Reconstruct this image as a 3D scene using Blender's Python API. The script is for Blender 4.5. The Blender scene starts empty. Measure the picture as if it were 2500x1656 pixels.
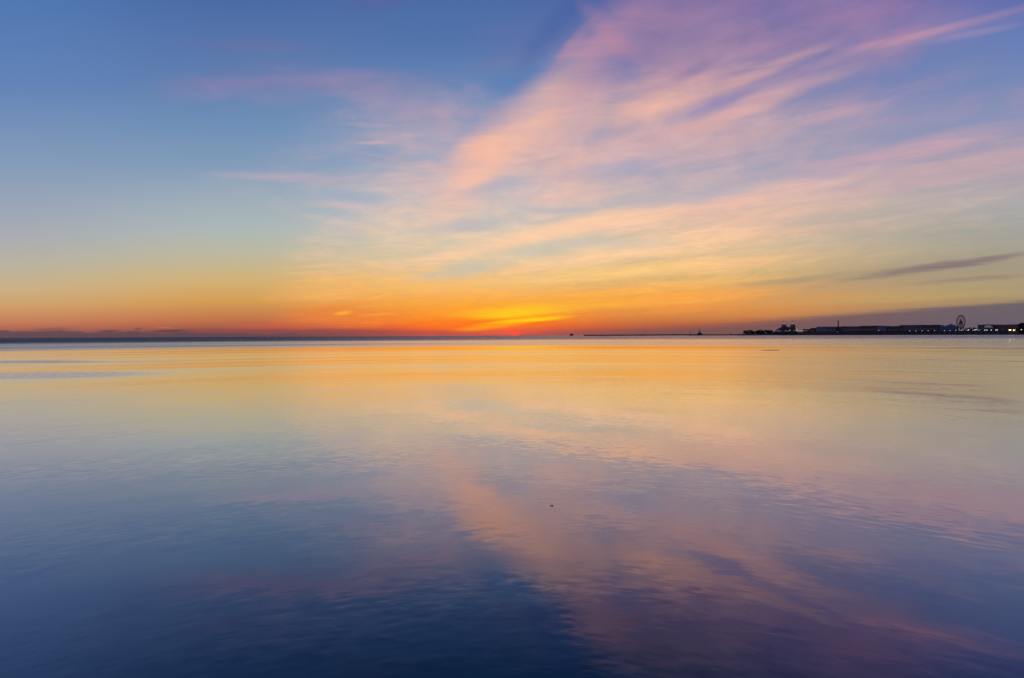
import bpy, bmesh, math, random
from mathutils import Vector, Matrix
R = math.radians
random.seed(7)
SC = bpy.context.scene
COL = SC.collection
F = 1389.0          # focal length in photo pixels (2500 wide)
CAM_H = 4.0
HOR = 819.6         # horizon row at the picture's centre column

# ------------------------------------------------------------------ helpers
def lin(c):
    return tuple((v/255/12.92) if v/255 <= .04045 else ((v/255+.055)/1.055)**2.4 for v in c)

def mesh_obj(name, bm, mat, parent=None, smooth=False):
    me = bpy.data.meshes.new(name)
    bm.normal_update(); bm.to_mesh(me); bm.free()
    if smooth:
        for p in me.polygons: p.use_smooth = True
    o = bpy.data.objects.new(name, me)
    me.materials.append(mat)
    COL.objects.link(o)
    if parent: o.parent = parent
    return o

def tag(o, label=None, cat=None, group=None, kind=None):
    if label: o['label'] = label
    if cat: o['category'] = cat
    if group: o['group'] = group
    if kind: o['kind'] = kind
    return o

def empty(name, loc, rz=0):
    o = bpy.data.objects.new(name, None)
    o.location = loc; o.rotation_euler = (0, 0, rz); o.empty_display_size = 1
    COL.objects.link(o)
    return o

def copy_tree(o, parent=None):
    c = o.copy(); COL.objects.link(c)
    if parent: c.parent = parent
    for ch in list(o.children): copy_tree(ch, c)
    return c

def box(bm, x0, x1, y0, y1, z0, z1):
    vs = [bm.verts.new((x, y, z)) for z in (z0, z1) for (x, y) in ((x0, y0), (x1, y0), (x1, y1), (x0, y1))]
    for f in ((3, 2, 1, 0), (4, 5, 6, 7), (0, 1, 5, 4), (1, 2, 6, 5), (2, 3, 7, 6), (3, 0, 4, 7)):
        bm.faces.new([vs[i] for i in f])

def prism_xz(bm, pts, y0, y1):
    """outline in x,z extruded along y"""
    a = [bm.verts.new((x, y0, z)) for x, z in pts]
    b = [bm.verts.new((x, y1, z)) for x, z in pts]
    n = len(pts)
    bm.faces.new(a); bm.faces.new(b[::-1])
    for i in range(n):
        bm.faces.new((a[i], b[i], b[(i+1) % n], a[(i+1) % n]))
    bmesh.ops.recalc_face_normals(bm, faces=bm.faces)

def lathe(bm, prof, seg=16, cx=0, cy=0):
    rings = []
    for r, z in prof:
        if r < 1e-4: rings.append([bm.verts.new((cx, cy, z))])
        else: rings.append([bm.verts.new((cx+r*math.cos(2*math.pi*k/seg), cy+r*math.sin(2*math.pi*k/seg), z)) for k in range(seg)])
    for a, b in zip(rings, rings[1:]):
        for k in range(seg):
            k2 = (k+1) % seg
            if len(a) == 1 and len(b) == 1: continue
            if len(a) == 1: bm.faces.new((a[0], b[k2], b[k]))
            elif len(b) == 1: bm.faces.new((a[k], a[k2], b[0]))
            else: bm.faces.new((a[k], a[k2], b[k2], b[k]))
    if len(rings[0]) > 1: bm.faces.new(rings[0][::-1])
    if len(rings[-1]) > 1: bm.faces.new(rings[-1])

def tube(bm, p, q, r0, r1=None, seg=6):
    p, q = Vector(p), Vector(q); r1 = r0 if r1 is None else r1
    d = (q-p).normalized(); u = d.orthogonal().normalized(); w = d.cross(u)
    a = [bm.verts.new(p+(u*math.cos(t)+w*math.sin(t))*r0) for t in [2*math.pi*k/seg for k in range(seg)]]
    b = [bm.verts.new(q+(u*math.cos(t)+w*math.sin(t))*r1) for t in [2*math.pi*k/seg for k in range(seg)]]
    for k in range(seg): bm.faces.new((a[k], a[(k+1) % seg], b[(k+1) % seg], b[k]))
    bm.faces.new(a[::-1]); bm.faces.new(b)

def new(): return bmesh.new()

# where things stand: the pier runs straight away from the shore, so 1/distance is linear across it
def pier_d(X):
    t = (X-1900)/(2480-1900)
    return 1/((1-t)/2250+t/1500)
def ray(X, D, z=0): return Vector(((X-1250)/F*D, D, z))
def pier_pt(X, back=0, z=0):
    """where the sight line of column X meets the line running 'back' metres behind the pier's front edge"""
    o = A+PN*back; k = (X-1250)/F
    t = (k*o.y-o.x)/(PU.x-k*PU.y)
    p = o+PU*t
    return Vector((p.x, p.y, z))
A = ray(2480, 1500); B = ray(1900, 2250)
PU = (A-B).normalized()                      # along the pier, towards the shore (screen right)
PN = Vector((-PU.y, PU.x, 0))                # away from the viewer
if PN.y < 0: PN = -PN
PIER_RZ = math.atan2(PU.y, PU.x)
DECK = 3.0

# ------------------------------------------------------------------ materials
def mat(name, base, rough=.7, var=.25, scale=.3, metal=0, spec=.3):
    m = bpy.data.materials.new(name); m.use_nodes = True
    nt = m.node_tree; b = nt.nodes['Principled BSDF']
    n = nt.nodes.new('ShaderNodeTexNoise'); n.inputs['Scale'].default_value = scale; n.inputs['Detail'].default_value = 5
    tc = nt.nodes.new('ShaderNodeTexCoord'); nt.links.new(tc.outputs['Object'], n.inputs['Vector'])
    r = nt.nodes.new('ShaderNodeValToRGB')
    r.color_ramp.elements[0].position = .3; r.color_ramp.elements[1].position = .7
    r.color_ramp.elements[0].color = tuple(c*(1-var) for c in base)+(1,)
    r.color_ramp.elements[1].color = tuple(min(1, c*(1+var)) for c in base)+(1,)
    nt.links.new(n.outputs['Fac'], r.inputs['Fac']); nt.links.new(r.outputs['Color'], b.inputs['Base Color'])
    b.inputs['Roughness'].default_value = rough; b.inputs['Metallic'].default_value = metal
    b.inputs['Specular IOR Level'].default_value = spec
    return m
def emis(name, col, st):
    m = bpy.data.materials.new(name); m.use_nodes = True
    nt = m.node_tree; b = nt.nodes['Principled BSDF']
    b.inputs['Base Color'].default_value = (*col, 1)
    b.inputs['Emission Color'].default_value = (*col, 1); b.inputs['Emission Strength'].default_value = st
    return m
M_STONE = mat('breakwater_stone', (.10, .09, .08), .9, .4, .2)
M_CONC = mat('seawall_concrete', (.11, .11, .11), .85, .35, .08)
M_BRICK = mat('dark_brick', (.12, .07, .055), .8, .25, .2)
M_WALL = mat('hall_wall', (.11, .11, .13), .7, .2, .1)
M_ROOF = mat('hall_roof', (.17, .17, .20), .55, .2, .05)
M_DROOF = mat('dark_roof', (.05, .045, .05), .7, .2, .1)
M_COPPER = mat('dome_roof', (.04, .05, .055), .6, .2, .1)
M_GLASS = mat('blue_tent_glass', (.08, .105, .19), .35, .15, .1, spec=.6)
M_STEEL = mat('steel_paint', (.10, .07, .08), .5, .15, .3)
M_WINDOW = mat('window_glass', (.03, .035, .05), .15, .1, .5, spec=.8)
M_BARK = mat('bark', (.05, .035, .03), .9, .3, 1)
M_TWIG = mat('bare_twigs', (.06, .045, .04), .9, .4, 1)
M_TWIGR = mat('reddish_twigs', (.12, .05, .05), .9, .4, 1)
M_CONIFER = mat('dark_leaf', (.04, .05, .035), .9, .4, 1)
M_WOOD = mat('wet_wood', (.03, .018, .014), .55, .4, 8)
M_BIRD = mat('gull_plumage', (.18, .17, .17), .8, .3, 6)
M_RED = mat('red_paint', (.20, .03, .025), .6, .2, .5)
M_WHITEP = mat('white_paint', (.55, .55, .55), .6, .15, .3)
M_LAMPW = emis('lamp_white', (1, .93, .82), 2.2)
M_LAMPD = emis('lamp_white_dim', (1, .93, .85), 1.5)
M_LAMPO = emis('lamp_orange', (1, .55, .22), 6)
M_LANTERN = emis('lantern_glow', (1, .85, .62), .3)

# ------------------------------------------------------------------ node toolkit
class NT:
    def __init__(s, nt): s.nt = nt
    def _in(s, sock, v):
        if v is None: return
        if isinstance(v, bpy.types.NodeSocket): s.nt.links.new(v, sock)
        else: sock.default_value = v
    def m(s, op, a, b=None, c=None, clamp=False):
        n = s.nt.nodes.new('ShaderNodeMath'); n.operation = op; n.use_clamp = clamp
        for i, v in enumerate((a, b, c)):
            if v is not None: s._in(n.inputs[i], v)
        return n.outputs[0]
    def v(s, op, a, b=None, c=None, scale=None):
        n = s.nt.nodes.new('ShaderNodeVectorMath'); n.operation = op
        for i, v in enumerate((a, b, c)):
            if v is not None: s._in(n.inputs[i], v)
        if scale is not None: s._in(n.inputs['Scale'], scale)
        return n.outputs['Value'] if op in ('DOT_PRODUCT', 'LENGTH', 'DISTANCE') else n.outputs['Vector']
    def xyz(s, x, y, z=0.0):
        n = s.nt.nodes.new('ShaderNodeCombineXYZ')
        for i, v in enumerate((x, y, z)): s._in(n.inputs[i], v)
        return n.outputs[0]
    def sep(s, v):
        n = s.nt.nodes.new('ShaderNodeSeparateXYZ'); s._in(n.inputs[0], v); return n.outputs
    def ss(s, x, a, b, lo=0.0, hi=1.0):
        n = s.nt.nodes.new('ShaderNodeMapRange'); n.interpolation_type = 'SMOOTHSTEP'
        for k, v in ((0, x), (1, a), (2, b), (3, lo), (4, hi)): s._in(n.inputs[k], v)
        return n.outputs[0]
    def noise(s, vec, scale=1.0, detail=3.0, rough=.5, dist=0.0, dim='3D', w=None):
        n = s.nt.nodes.new('ShaderNodeTexNoise'); n.noise_dimensions = dim
        s._in(n.inputs['Vector'], vec); s._in(n.inputs['Scale'], scale)
        s._in(n.inputs['Detail'], detail); s._in(n.inputs['Roughness'], rough); s._in(n.inputs['Distortion'], dist)
        return n.outputs
    def mix(s, f, a, b, mode='MIX'):
        n = s.nt.nodes.new('ShaderNodeMix'); n.data_type = 'RGBA'; n.blend_type = mode; n.clamp_factor = True
        s._in(n.inputs[0], f)
        for i, v in ((6, a), (7, b)):
            s._in(n.inputs[i], (*v, 1) if isinstance(v, tuple) and len(v) == 3 else v)
        return n.outputs[2]
    def ramp(s, fac, stops, interp='LINEAR'):
        n = s.nt.nodes.new('ShaderNodeValToRGB'); cr = n.color_ramp; cr.interpolation = interp
        stops = sorted(stops)
        cr.elements[0].position = stops[0][0]; cr.elements[0].color = (*stops[0][1], 1)
        cr.elements[1].position = stops[-1][0]; cr.elements[1].color = (*stops[-1][1], 1)
        for p, c in stops[1:-1]:
            e = cr.elements.new(p); e.color = (*c, 1)
        s._in(n.inputs[0], fac)
        return n.outputs[0]
    def mapping(s, vec, loc, rz, scale):
        n = s.nt.nodes.new('ShaderNodeMapping'); n.vector_type = 'TEXTURE'
        s._in(n.inputs[0], vec); n.inputs[1].default_value = loc; n.inputs[2].default_value = (0, 0, rz); n.inputs[3].default_value = scale
        return n.outputs[0]
    def ball(s, vec, power=None):
        n = s.nt.nodes.new('ShaderNodeTexGradient'); n.gradient_type = 'SPHERICAL'; s._in(n.inputs[0], vec)
        return n.outputs[1]

# ------------------------------------------------------------------ sky
CLEAR = {   # clear-sky colour by height over the horizon (photo rows), for five bearings
  0:    [(-400,(52,88,150)),(0,(82,120,178)),(200,(98,132,184)),(400,(134,156,186)),(500,(155,166,184)),(560,(168,172,180)),(640,(186,178,160)),(700,(203,176,132)),(740,(208,160,108)),(780,(198,125,90)),(805,(160,92,84)),(819,(115,80,84))],
  600:  [(-400,(38,72,132)),(0,(74,107,165)),(200,(96,127,176)),(300,(110,143,182)),(400,(130,156,185)),(500,(162,176,186)),(560,(174,184,182)),(620,(190,184,158)),(680,(210,178,118)),(730,(214,158,86)),(780,(192,112,75)),(805,(148,80,72)),(819,(112,70,72))],
  1150: [(-400,(34,66,126)),(0,(76,108,165)),(100,(82,116,171)),(200,(96,131,180)),(300,(128,152,190)),(400,(152,168,195)),(480,(172,183,196)),(560,(192,196,188)),(640,(213,196,162)),(700,(236,186,120)),(740,(250,165,70)),(780,(252,128,42)),(800,(240,98,45)),(812,(205,88,60)),(819,(178,82,80))],
  1700: [(-400,(45,66,125)),(0,(86,98,162)),(200,(108,122,178)),(300,(130,144,184)),(400,(152,160,188)),(500,(180,178,184)),(600,(200,186,158)),(680,(206,174,116)),(730,(232,158,78)),(770,(212,138,74)),(795,(182,100,66)),(807,(150,88,80)),(819,(120,78,78))],
  2500: [(-400,(45,70,130)),(0,(88,108,174)),(80,(100,124,182)),(200,(116,136,182)),(300,(132,146,185)),(400,(156,154,176)),(500,(160,166,172)),(600,(162,160,148)),(660,(166,154,130)),(730,(172,152,112)),(780,(140,112,98)),(819,(108,92,104))],
}
CLOUD = {   # colour of the lit cirrus, same layout
  500:  [(-400,(50,65,120)),(0,(80,98,160)),(100,(108,116,168)),(200,(138,130,170)),(300,(158,150,178)),(400,(180,168,188)),(500,(200,184,188)),(600,(216,190,168)),(680,(240,184,116)),(740,(236,150,72)),(790,(222,105,62)),(819,(140,78,70))],
  1200: [(-400,(80,70,120)),(0,(140,110,162)),(100,(150,122,166)),(200,(176,148,170)),(300,(208,172,172)),(400,(244,190,168)),(470,(234,196,180)),(550,(250,208,172)),(640,(253,205,150)),(700,(255,190,95)),(740,(255,172,50)),(775,(255,160,30)),(795,(255,110,38)),(819,(220,85,80))],
  1600: [(-400,(90,65,110)),(0,(146,120,164)),(100,(158,130,164)),(200,(205,158,165)),(300,(212,172,172)),(400,(214,178,178)),(500,(242,190,168)),(580,(253,202,162)),(650,(252,204,142)),(720,(255,176,72)),(760,(238,148,68)),(795,(198,106,66)),(819,(120,76,78))],
  2300: [(-400,(80,70,120)),(0,(142,120,168)),(100,(164,128,166)),(200,(176,142,168)),(330,(184,160,176)),(420,(200,168,174)),(500,(198,178,168)),(600,(190,170,145)),(700,(192,160,110)),(780,(160,120,98)),(819,(110,92,104))],
}
GRID = """
00000011221100048876787421
00000000110001127876776434
00000232110022227788766320
00000001111122258776666321
00003455554310157787553322
00000012344431268776642212
00000000245543489675443323
00000001245553587565333346
00000012345447964454345667
00000234446446854554556777
00000111345556544566677653
00000001456555445677765543
00000001345566655776554332
00000002555554455765443222
00000003665555556665432222
00000003555566678765432111
00000012334455421000000000
""".split()
# soft strokes: x0,y0,x1,y1,half-width(px),strength,colour  (all in bearing/height, given by photo pixels)
STROKES = [
 # clear gaps
 (1200,205,1330,195,30,.3,(84,118,178)),(1190,110,1300,90,45,.35,(104,112,168)),(1290,140,1460,-50,24,.5,(66,98,162)),(1150,350,1210,310,22,.3,(150,150,188)),(850,375,1000,385,16,.5,(132,152,188)),
 (740,470,960,482,12,.5,(150,170,196)),(760,505,880,520,18,.4,(160,178,192)),
 # main bright band, rising to the upper right with a crisp left edge
 (1095,505,1430,165,58,.72,(242,190,168)),(1130,420,1230,355,40,.7,(255,190,158)),(1250,370,1540,215,48,.6,(234,182,168)),(1080,510,1160,440,30,.5,(240,192,172)),
 (1400,215,1570,10,52,.6,(186,140,166)),(1350,185,1440,62,12,.4,(180,138,166)),(1520,120,1640,40,60,.35,(168,128,158)),(1430,20,1560,150,20,.3,(196,138,158)),
 (1480,300,1740,205,30,.8,(240,186,166)),(1690,245,2020,108,14,.7,(226,174,162)),(1640,205,1960,128,10,.4,(206,158,166)),(1560,260,1660,180,14,.4,(200,160,170)),
 (1600,345,2080,172,19,.75,(212,168,168)),(1900,190,2480,20,12,.5,(170,140,170)),(2060,128,2330,60,9,.5,(196,146,168)),(2230,110,2500,62,9,.5,(156,142,180)),(1980,50,2250,0,18,.25,(150,116,160)),
 (1700,285,1860,215,14,.55,(112,120,180)),(1640,190,1760,140,14,.5,(130,116,164)),(1940,150,2040,125,8,.5,(132,122,172)),(1560,400,1960,300,22,.5,(206,172,174)),(1960,300,2120,262,10,.5,(196,160,172)),
 (2060,330,2330,300,22,.5,(138,146,180)),(1700,480,1950,440,12,.5,(165,166,188)),(1880,470,2080,405,12,.6,(150,156,190)),
 # broad pale arms fanning to the right
 (1120,612,1480,545,18,.8,(255,208,168)),(1330,575,1700,505,22,.7,(254,204,168)),(1650,520,2100,420,20,.65,(238,190,172)),(1880,432,2500,298,20,.5,(208,166,176)),
 (2040,470,2500,385,30,.55,(206,170,174)),(1700,545,2150,480,26,.5,(240,192,166)),(1300,650,1800,560,20,.6,(255,208,164)),(1200,500,1540,460,14,.5,(232,190,178)),
 (1040,560,1260,535,13,.5,(164,172,190)),(1280,520,1440,508,9,.5,(168,174,194)),(1130,480,1290,440,14,.5,(172,172,192)),(1330,430,1620,400,18,.45,(160,164,190)),
 (960,650,1260,600,9,.6,(250,202,164)),(1020,680,1240,640,15,.5,(182,190,184)),(1230,625,1480,590,17,.55,(190,194,184)),(1420,600,1640,590,10,.4,(196,192,184)),
 (1250,690,1740,640,15,.65,(255,206,130)),(1640,650,1960,625,7,.5,(252,194,140)),(1560,505,1880,455,10,.5,(176,174,188)),(1880,545,2300,500,26,.3,(185,172,165)),
 (1150,330,1330,250,26,.3,(170,150,178)),(1120,280,1260,262,16,.3,(165,146,178)),(1060,420,1180,400,20,.35,(205,176,180)),
 # thin wisps on the left
 (545,424,860,440,11,.6,(186,170,188)),(760,493,930,502,7,.6,(202,186,190)),(430,196,940,204,13,.45,(136,130,172)),(455,107,790,112,11,.42,(106,114,166)),
 (780,188,1060,192,20,.4,(156,138,172)),(900,230,1100,290,34,.35,(172,150,178)),(880,343,970,347,5,.6,(206,172,182)),(860,302,960,308,5,.45,(180,160,184)),(1080,240,1100,400,26,.3,(192,164,180)),
 (820,545,900,575,12,.4,(205,188,188)),(940,430,1140,470,16,.4,(214,184,184)),(850,20,1000,12,16,.4,(92,98,156)),
 (680,718,920,700,26,.5,(250,184,105)),(1000,700,1120,690,14,.4,(250,188,112)),(700,780,900,752,20,.55,(238,130,64)),(818,768,856,763,4,.95,(255,172,55)),(880,770,965,765,3,.6,(255,165,68)),(905,730,960,716,3,.5,(255,184,92)),(860,750,960,742,4,.4,(250,170,85)),
 (560,802,820,795,8,.5,(205,96,68)),(800,790,1000,776,12,.5,(248,132,54)),
 # glow over the hidden sun
 (1110,768,1420,750,13,.8,(255,196,42)),(1290,750,1600,735,11,.55,(255,178,60)),(1020,792,1400,778,14,.6,(255,128,30)),(1130,804,1300,783,7,1.0,(255,210,10)),(1210,789,1390,773,5,.85,(255,208,20)),(1150,768,1340,760,8,.6,(255,200,38)),
 (1150,775,1320,768,6,.7,(255,202,30)),(1040,803,1340,792,8,.7,(255,112,36)),(1180,812,1320,808,5,.7,(235,92,72)),(1246,814,1268,815,5,1.0,(255,82,62)),
 (1500,740,1880,712,14,.6,(253,170,78)),(1560,762,1780,748,8,.45,(245,152,72)),(1800,745,2200,705,12,.3,(200,155,100)),
 (330,812,1060,812,8,.75,(132,76,78)),(1330,812,1700,812,8,.6,(146,84,78)),(1000,812,1160,814,5,.5,(190,85,70)),
 (1900,785,2560,728,13,.4,(150,124,108)),(1800,715,2560,640,28,.28,(152,137,130)),
 # grey stratus bars low on the right
 (2040,690,2540,615,8,.55,(120,103,112)),(2200,662,2500,624,8,.35,(130,110,116)),(2230,692,2500,676,5,.35,(126,108,110)),(1780,700,2120,668,6,.45,(158,138,120)),
 (2000,722,2500,690,6,.35,(182,160,118)),(1950,742,2500,712,7,.45,(190,162,110)),(1900,765,2500,728,5,.3,(186,150,104)),
 (328,804,346,803,3,.7,(120,76,76)),(365,809,470,808,2.8,.85,(98,68,74)),(235,809,295,808,2.5,.8,(104,70,76)),(380,797,422,802,1.6,.35,(230,120,90)),(60,808,180,804,5,.4,(100,76,86)),
]
def gp(X, Y):
    hy = 825.6-.0048*X
    return (X-1250)/F, (hy-Y)/F

def build_world():
    w = bpy.data.worlds.new('World'); SC.world = w; w.use_nodes = True
    nt = w.node_tree; nt.nodes.clear(); N = NT(nt)
    tc = nt.nodes.new('ShaderNodeTexCoord')
    D = N.v('NORMALIZE', tc.outputs['Generated'])
    dx, dy, dz = N.sep(D)[:3]
    dyc = N.m('MAXIMUM', dy, .12)
    up = N.m('MAXIMUM', dz, 0.0)
    gx = N.m('DIVIDE', dx, dyc); gy = N.m('DIVIDE', up, dyc)
    gx = N.m('MINIMUM', N.m('MAXIMUM', gx, -2.0), 2.0)
    # wind streaks live on a high flat sheet: coordinates on that sheet, turned along each wind bearing
    den = N.m('ADD', up, .11)
    sheet = N.xyz(N.m('DIVIDE', dx, den), N.m('DIVIDE', dy, den), 0.0)
    def streak(az, across, along, detail=5, rough=.55, off=0, dist=.4):
        v = N.mapping(sheet, (off, off*.37, 0), -R(az), (1/across, 1/along, 1))
        return N.noise(v, 1.0, detail, rough, dist)[0]
    n1 = streak(-16, 2.2, .9, detail=4, off=3.1)
    n2 = streak(-57, 3.0, .55, detail=4, off=9.2)
    n3 = streak(-80, 3.2, .5, detail=4, off=17.7)
    n2f = streak(-55, 7.5, 2.0, detail=4, off=1.2, rough=.6, dist=1.2)
    n3f = streak(-84, 6.5, 2.0, detail=4, off=5.2, rough=.6, dist=1.2)
    big = N.noise(sheet, 1.7, 3, .55)[1]
    puff = N.m('SUBTRACT', N.noise(N.v('MULTIPLY', sheet, (4.6, 3.8, 1.0)), 1.0, 5, .6, .8)[0], .5)
    wr = N.ss(N.m('SUBTRACT', gx, N.m('MULTIPLY', gy, .8)), -.22, .08)
    wl = N.ss(N.m('SUBTRACT', gx, N.m('MULTIPLY', gy, .9)), -.42, -.2)
    lf = lambda a, b, f: N.m('ADD', a, N.m('MULTIPLY', N.m('SUBTRACT', b, a), f))
    n = lf(lf(n3, n1, wl), n2, wr)
    nf = lf(n3f, n2f, wr)
    n0 = N.m('SUBTRACT', n, .5); nf0 = N.m('SUBTRACT', nf, .5)
    # warp
    bs = N.sep(big)
    damp = N.ss(gy, 0.0, .25, .12, 1.0)
    wx = N.m('MULTIPLY', N.m('ADD', N.m('MULTIPLY', N.m('SUBTRACT', bs[0], .5), .14), N.m('MULTIPLY', nf0, .03)), damp)
    wy = N.m('MULTIPLY', N.m('ADD', N.m('MULTIPLY', N.m('SUBTRACT', bs[1], .5), .06), N.m('MULTIPLY', n0, .03)), damp)
    ax = N.m('ADD', gx, wx); ay = N.m('ADD', gy, wy)
    yfac = N.m('MULTIPLY', gy, F/1219.6)
    def column(stops): return N.ramp(yfac, [((819-Y)/1219.6, lin(c)) for Y, c in stops])
    def blend(tab, x):
        keys = sorted(tab); out = column(tab[keys[0]])
        for a, b in zip(keys, keys[1:]):
            out = N.mix(N.ss(x, gp(a, 0)[0], gp(b, 0)[0]), out, column(tab[b]))
        return out
    clear = blend(CLEAR, gx)
    cloud = blend(CLOUD, gx)
    # cover grid, three bearings per ramp
    gfac = N.m('MULTIPLY', N.m('MAXIMUM', ay, 0.0), F/819.6)
    total = None
    step = 100/F
    for k in range(0, 26, 3):
        stops = []
        for r, row in enumerate(GRID):
            stops.append(((819.6-r*50)/819.6, tuple((int(row[k+j])/9 if k+j < 26 else 0) for j in range(3))))
        rp = N.ramp(gfac, stops, 'B_SPLINE')
        c = [(((k+j)*100-1250)/F) for j in range(3)]
        axc = N.m('MINIMUM', N.m('MAXIMUM', ax, -1250/F), 1250/F)
        dv = N.v('ABSOLUTE', N.v('SUBTRACT', N.xyz(axc, axc, axc), tuple(c)))
        wv = N.v('MAXIMUM', N.v('MULTIPLY_ADD', dv, (-1/step,)*3, (1, 1, 1)), (0, 0, 0))
        d = N.v('DOT_PRODUCT', wv, rp)
        total = d if total is None else N.m('ADD', total, d)
    cover = N.m('ADD', total, N.m('MULTIPLY', N.m('ADD', N.m('MULTIPLY', puff, .8), N.m('ADD', N.m('MULTIPLY', n0, 1.1), N.m('MULTIPLY', nf0, .45))), N.ss(total, .02, .35)))
    cover = N.ss(cover, 0.0, 1.2)
    col = N.mix(cover, clear, cloud)
    # strokes
    nn = N.m('ADD', 1.0, N.m('MULTIPLY', N.m('ADD', n0, nf0), 1.6))
    sv = N.xyz(N.m('ADD', gx, N.m('MULTIPLY', wx, .5)), N.m('ADD', gy, N.m('MULTIPLY', wy, .6)), 0.0)
    for (x0, y0, x1, y1, hw, st, c) in STROKES:
        a = gp(x0, y0); b = gp(x1, y1)
        L = math.hypot(b[0]-a[0], b[1]-a[1])
        v = N.mapping(sv, ((a[0]+b[0])/2, (a[1]+b[1])/2, 0), math.atan2(b[1]-a[1], b[0]-a[0]), (L*.72+hw/F, hw*1.8/F, 1))
        g = N.ss(N.ball(v), 0.0, .85, 0.0, abs(st))
        g = N.m('MULTIPLY', g, nn, clamp=True)
        col = N.mix(g, col, lin(c))
    # fine brightness grain along the streaks
    g = N.m('ADD', 1.0, N.m('MULTIPLY', N.m('MULTIPLY', N.m('ADD', nf0, puff), .22), cover))
    col = N.v('SCALE', col, scale=g)
    # low cloud wedge on the right, rising to the right, and the low bank along the left horizon
    edge = N.m('ADD', N.m('MULTIPLY', N.m('SUBTRACT', gx, (1440-1250)/F), .074), N.m('ADD', N.m('MULTIPLY', n0, .010), N.m('MULTIPLY', nf0, .006)))
    wsoft = N.ss(gx, .2, .75, .013, .005)
    wedge = N.ss(N.m('DIVIDE', N.m('SUBTRACT', edge, gy), wsoft), -1.0, 1.0)
    wcol = N.mix(N.ss(gx, (1600-1250)/F, (2500-1250)/F), lin((122, 84, 82)), lin((104, 94, 106)))
    col = N.mix(N.m('MULTIPLY', wedge, N.ss(gx, .10, .4, .35, .9)), col, wcol)
    bn = N.noise(N.xyz(gx, N.m('MULTIPLY', gy, 5.0), 0.0), 16.0, 6, .6)[0]
    bh = N.m('ADD', N.ss(gx, -.9, -.35, 17/F, 7/F), N.m('MULTIPLY', N.m('SUBTRACT', bn, .5), 22/F))
    bank = N.m('MULTIPLY', N.ss(N.m('SUBTRACT', bh, gy), -.0012, .0018), N.ss(gx, -.55, -.15, .85, 0.0))
    col = N.mix(bank, col, lin((92, 74, 84)))
    # the half of the sky behind: plain deep dusk blue over a violet band
    backf = N.m('MULTIPLY', up, 1.0)
    back = N.ramp(backf, [(0, lin((95, 88, 112))), (.12, lin((130, 112, 140))), (.3, lin((88, 105, 155))), (.6, lin((52, 82, 138))), (1, lin((36, 62, 115)))])
    col = N.mix(N.ss(dy, .02, .45), back, col)
    nish = nt.nodes.new('ShaderNodeTexSky'); nish.sky_type = 'NISHITA'; nish.sun_disc = False
    nish.sun_elevation = R(1.0); nish.sun_rotation = R(0.2)
    col = N.v('ADD', N.v('SCALE', col, scale=1.0), N.v('SCALE', nish.outputs[0], scale=.0))
    w.cycles.sampling_method = 'NONE'
    bg = nt.nodes.new('ShaderNodeBackground'); nt.links.new(col, bg.inputs[0]); bg.inputs[1].default_value = 1.0
    out = nt.nodes.new('ShaderNodeOutputWorld'); nt.links.new(bg.outputs[0], out.inputs[0])
build_world()

sun = bpy.data.lights.new('sun', 'SUN'); sun.energy = .0003; sun.angle = R(12); sun.color = (1, .55, .25)
so = bpy.data.objects.new('sun', sun); COL.objects.link(so)
so.rotation_euler = (R(90-1.0), 0, R(180-0.2))

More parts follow.
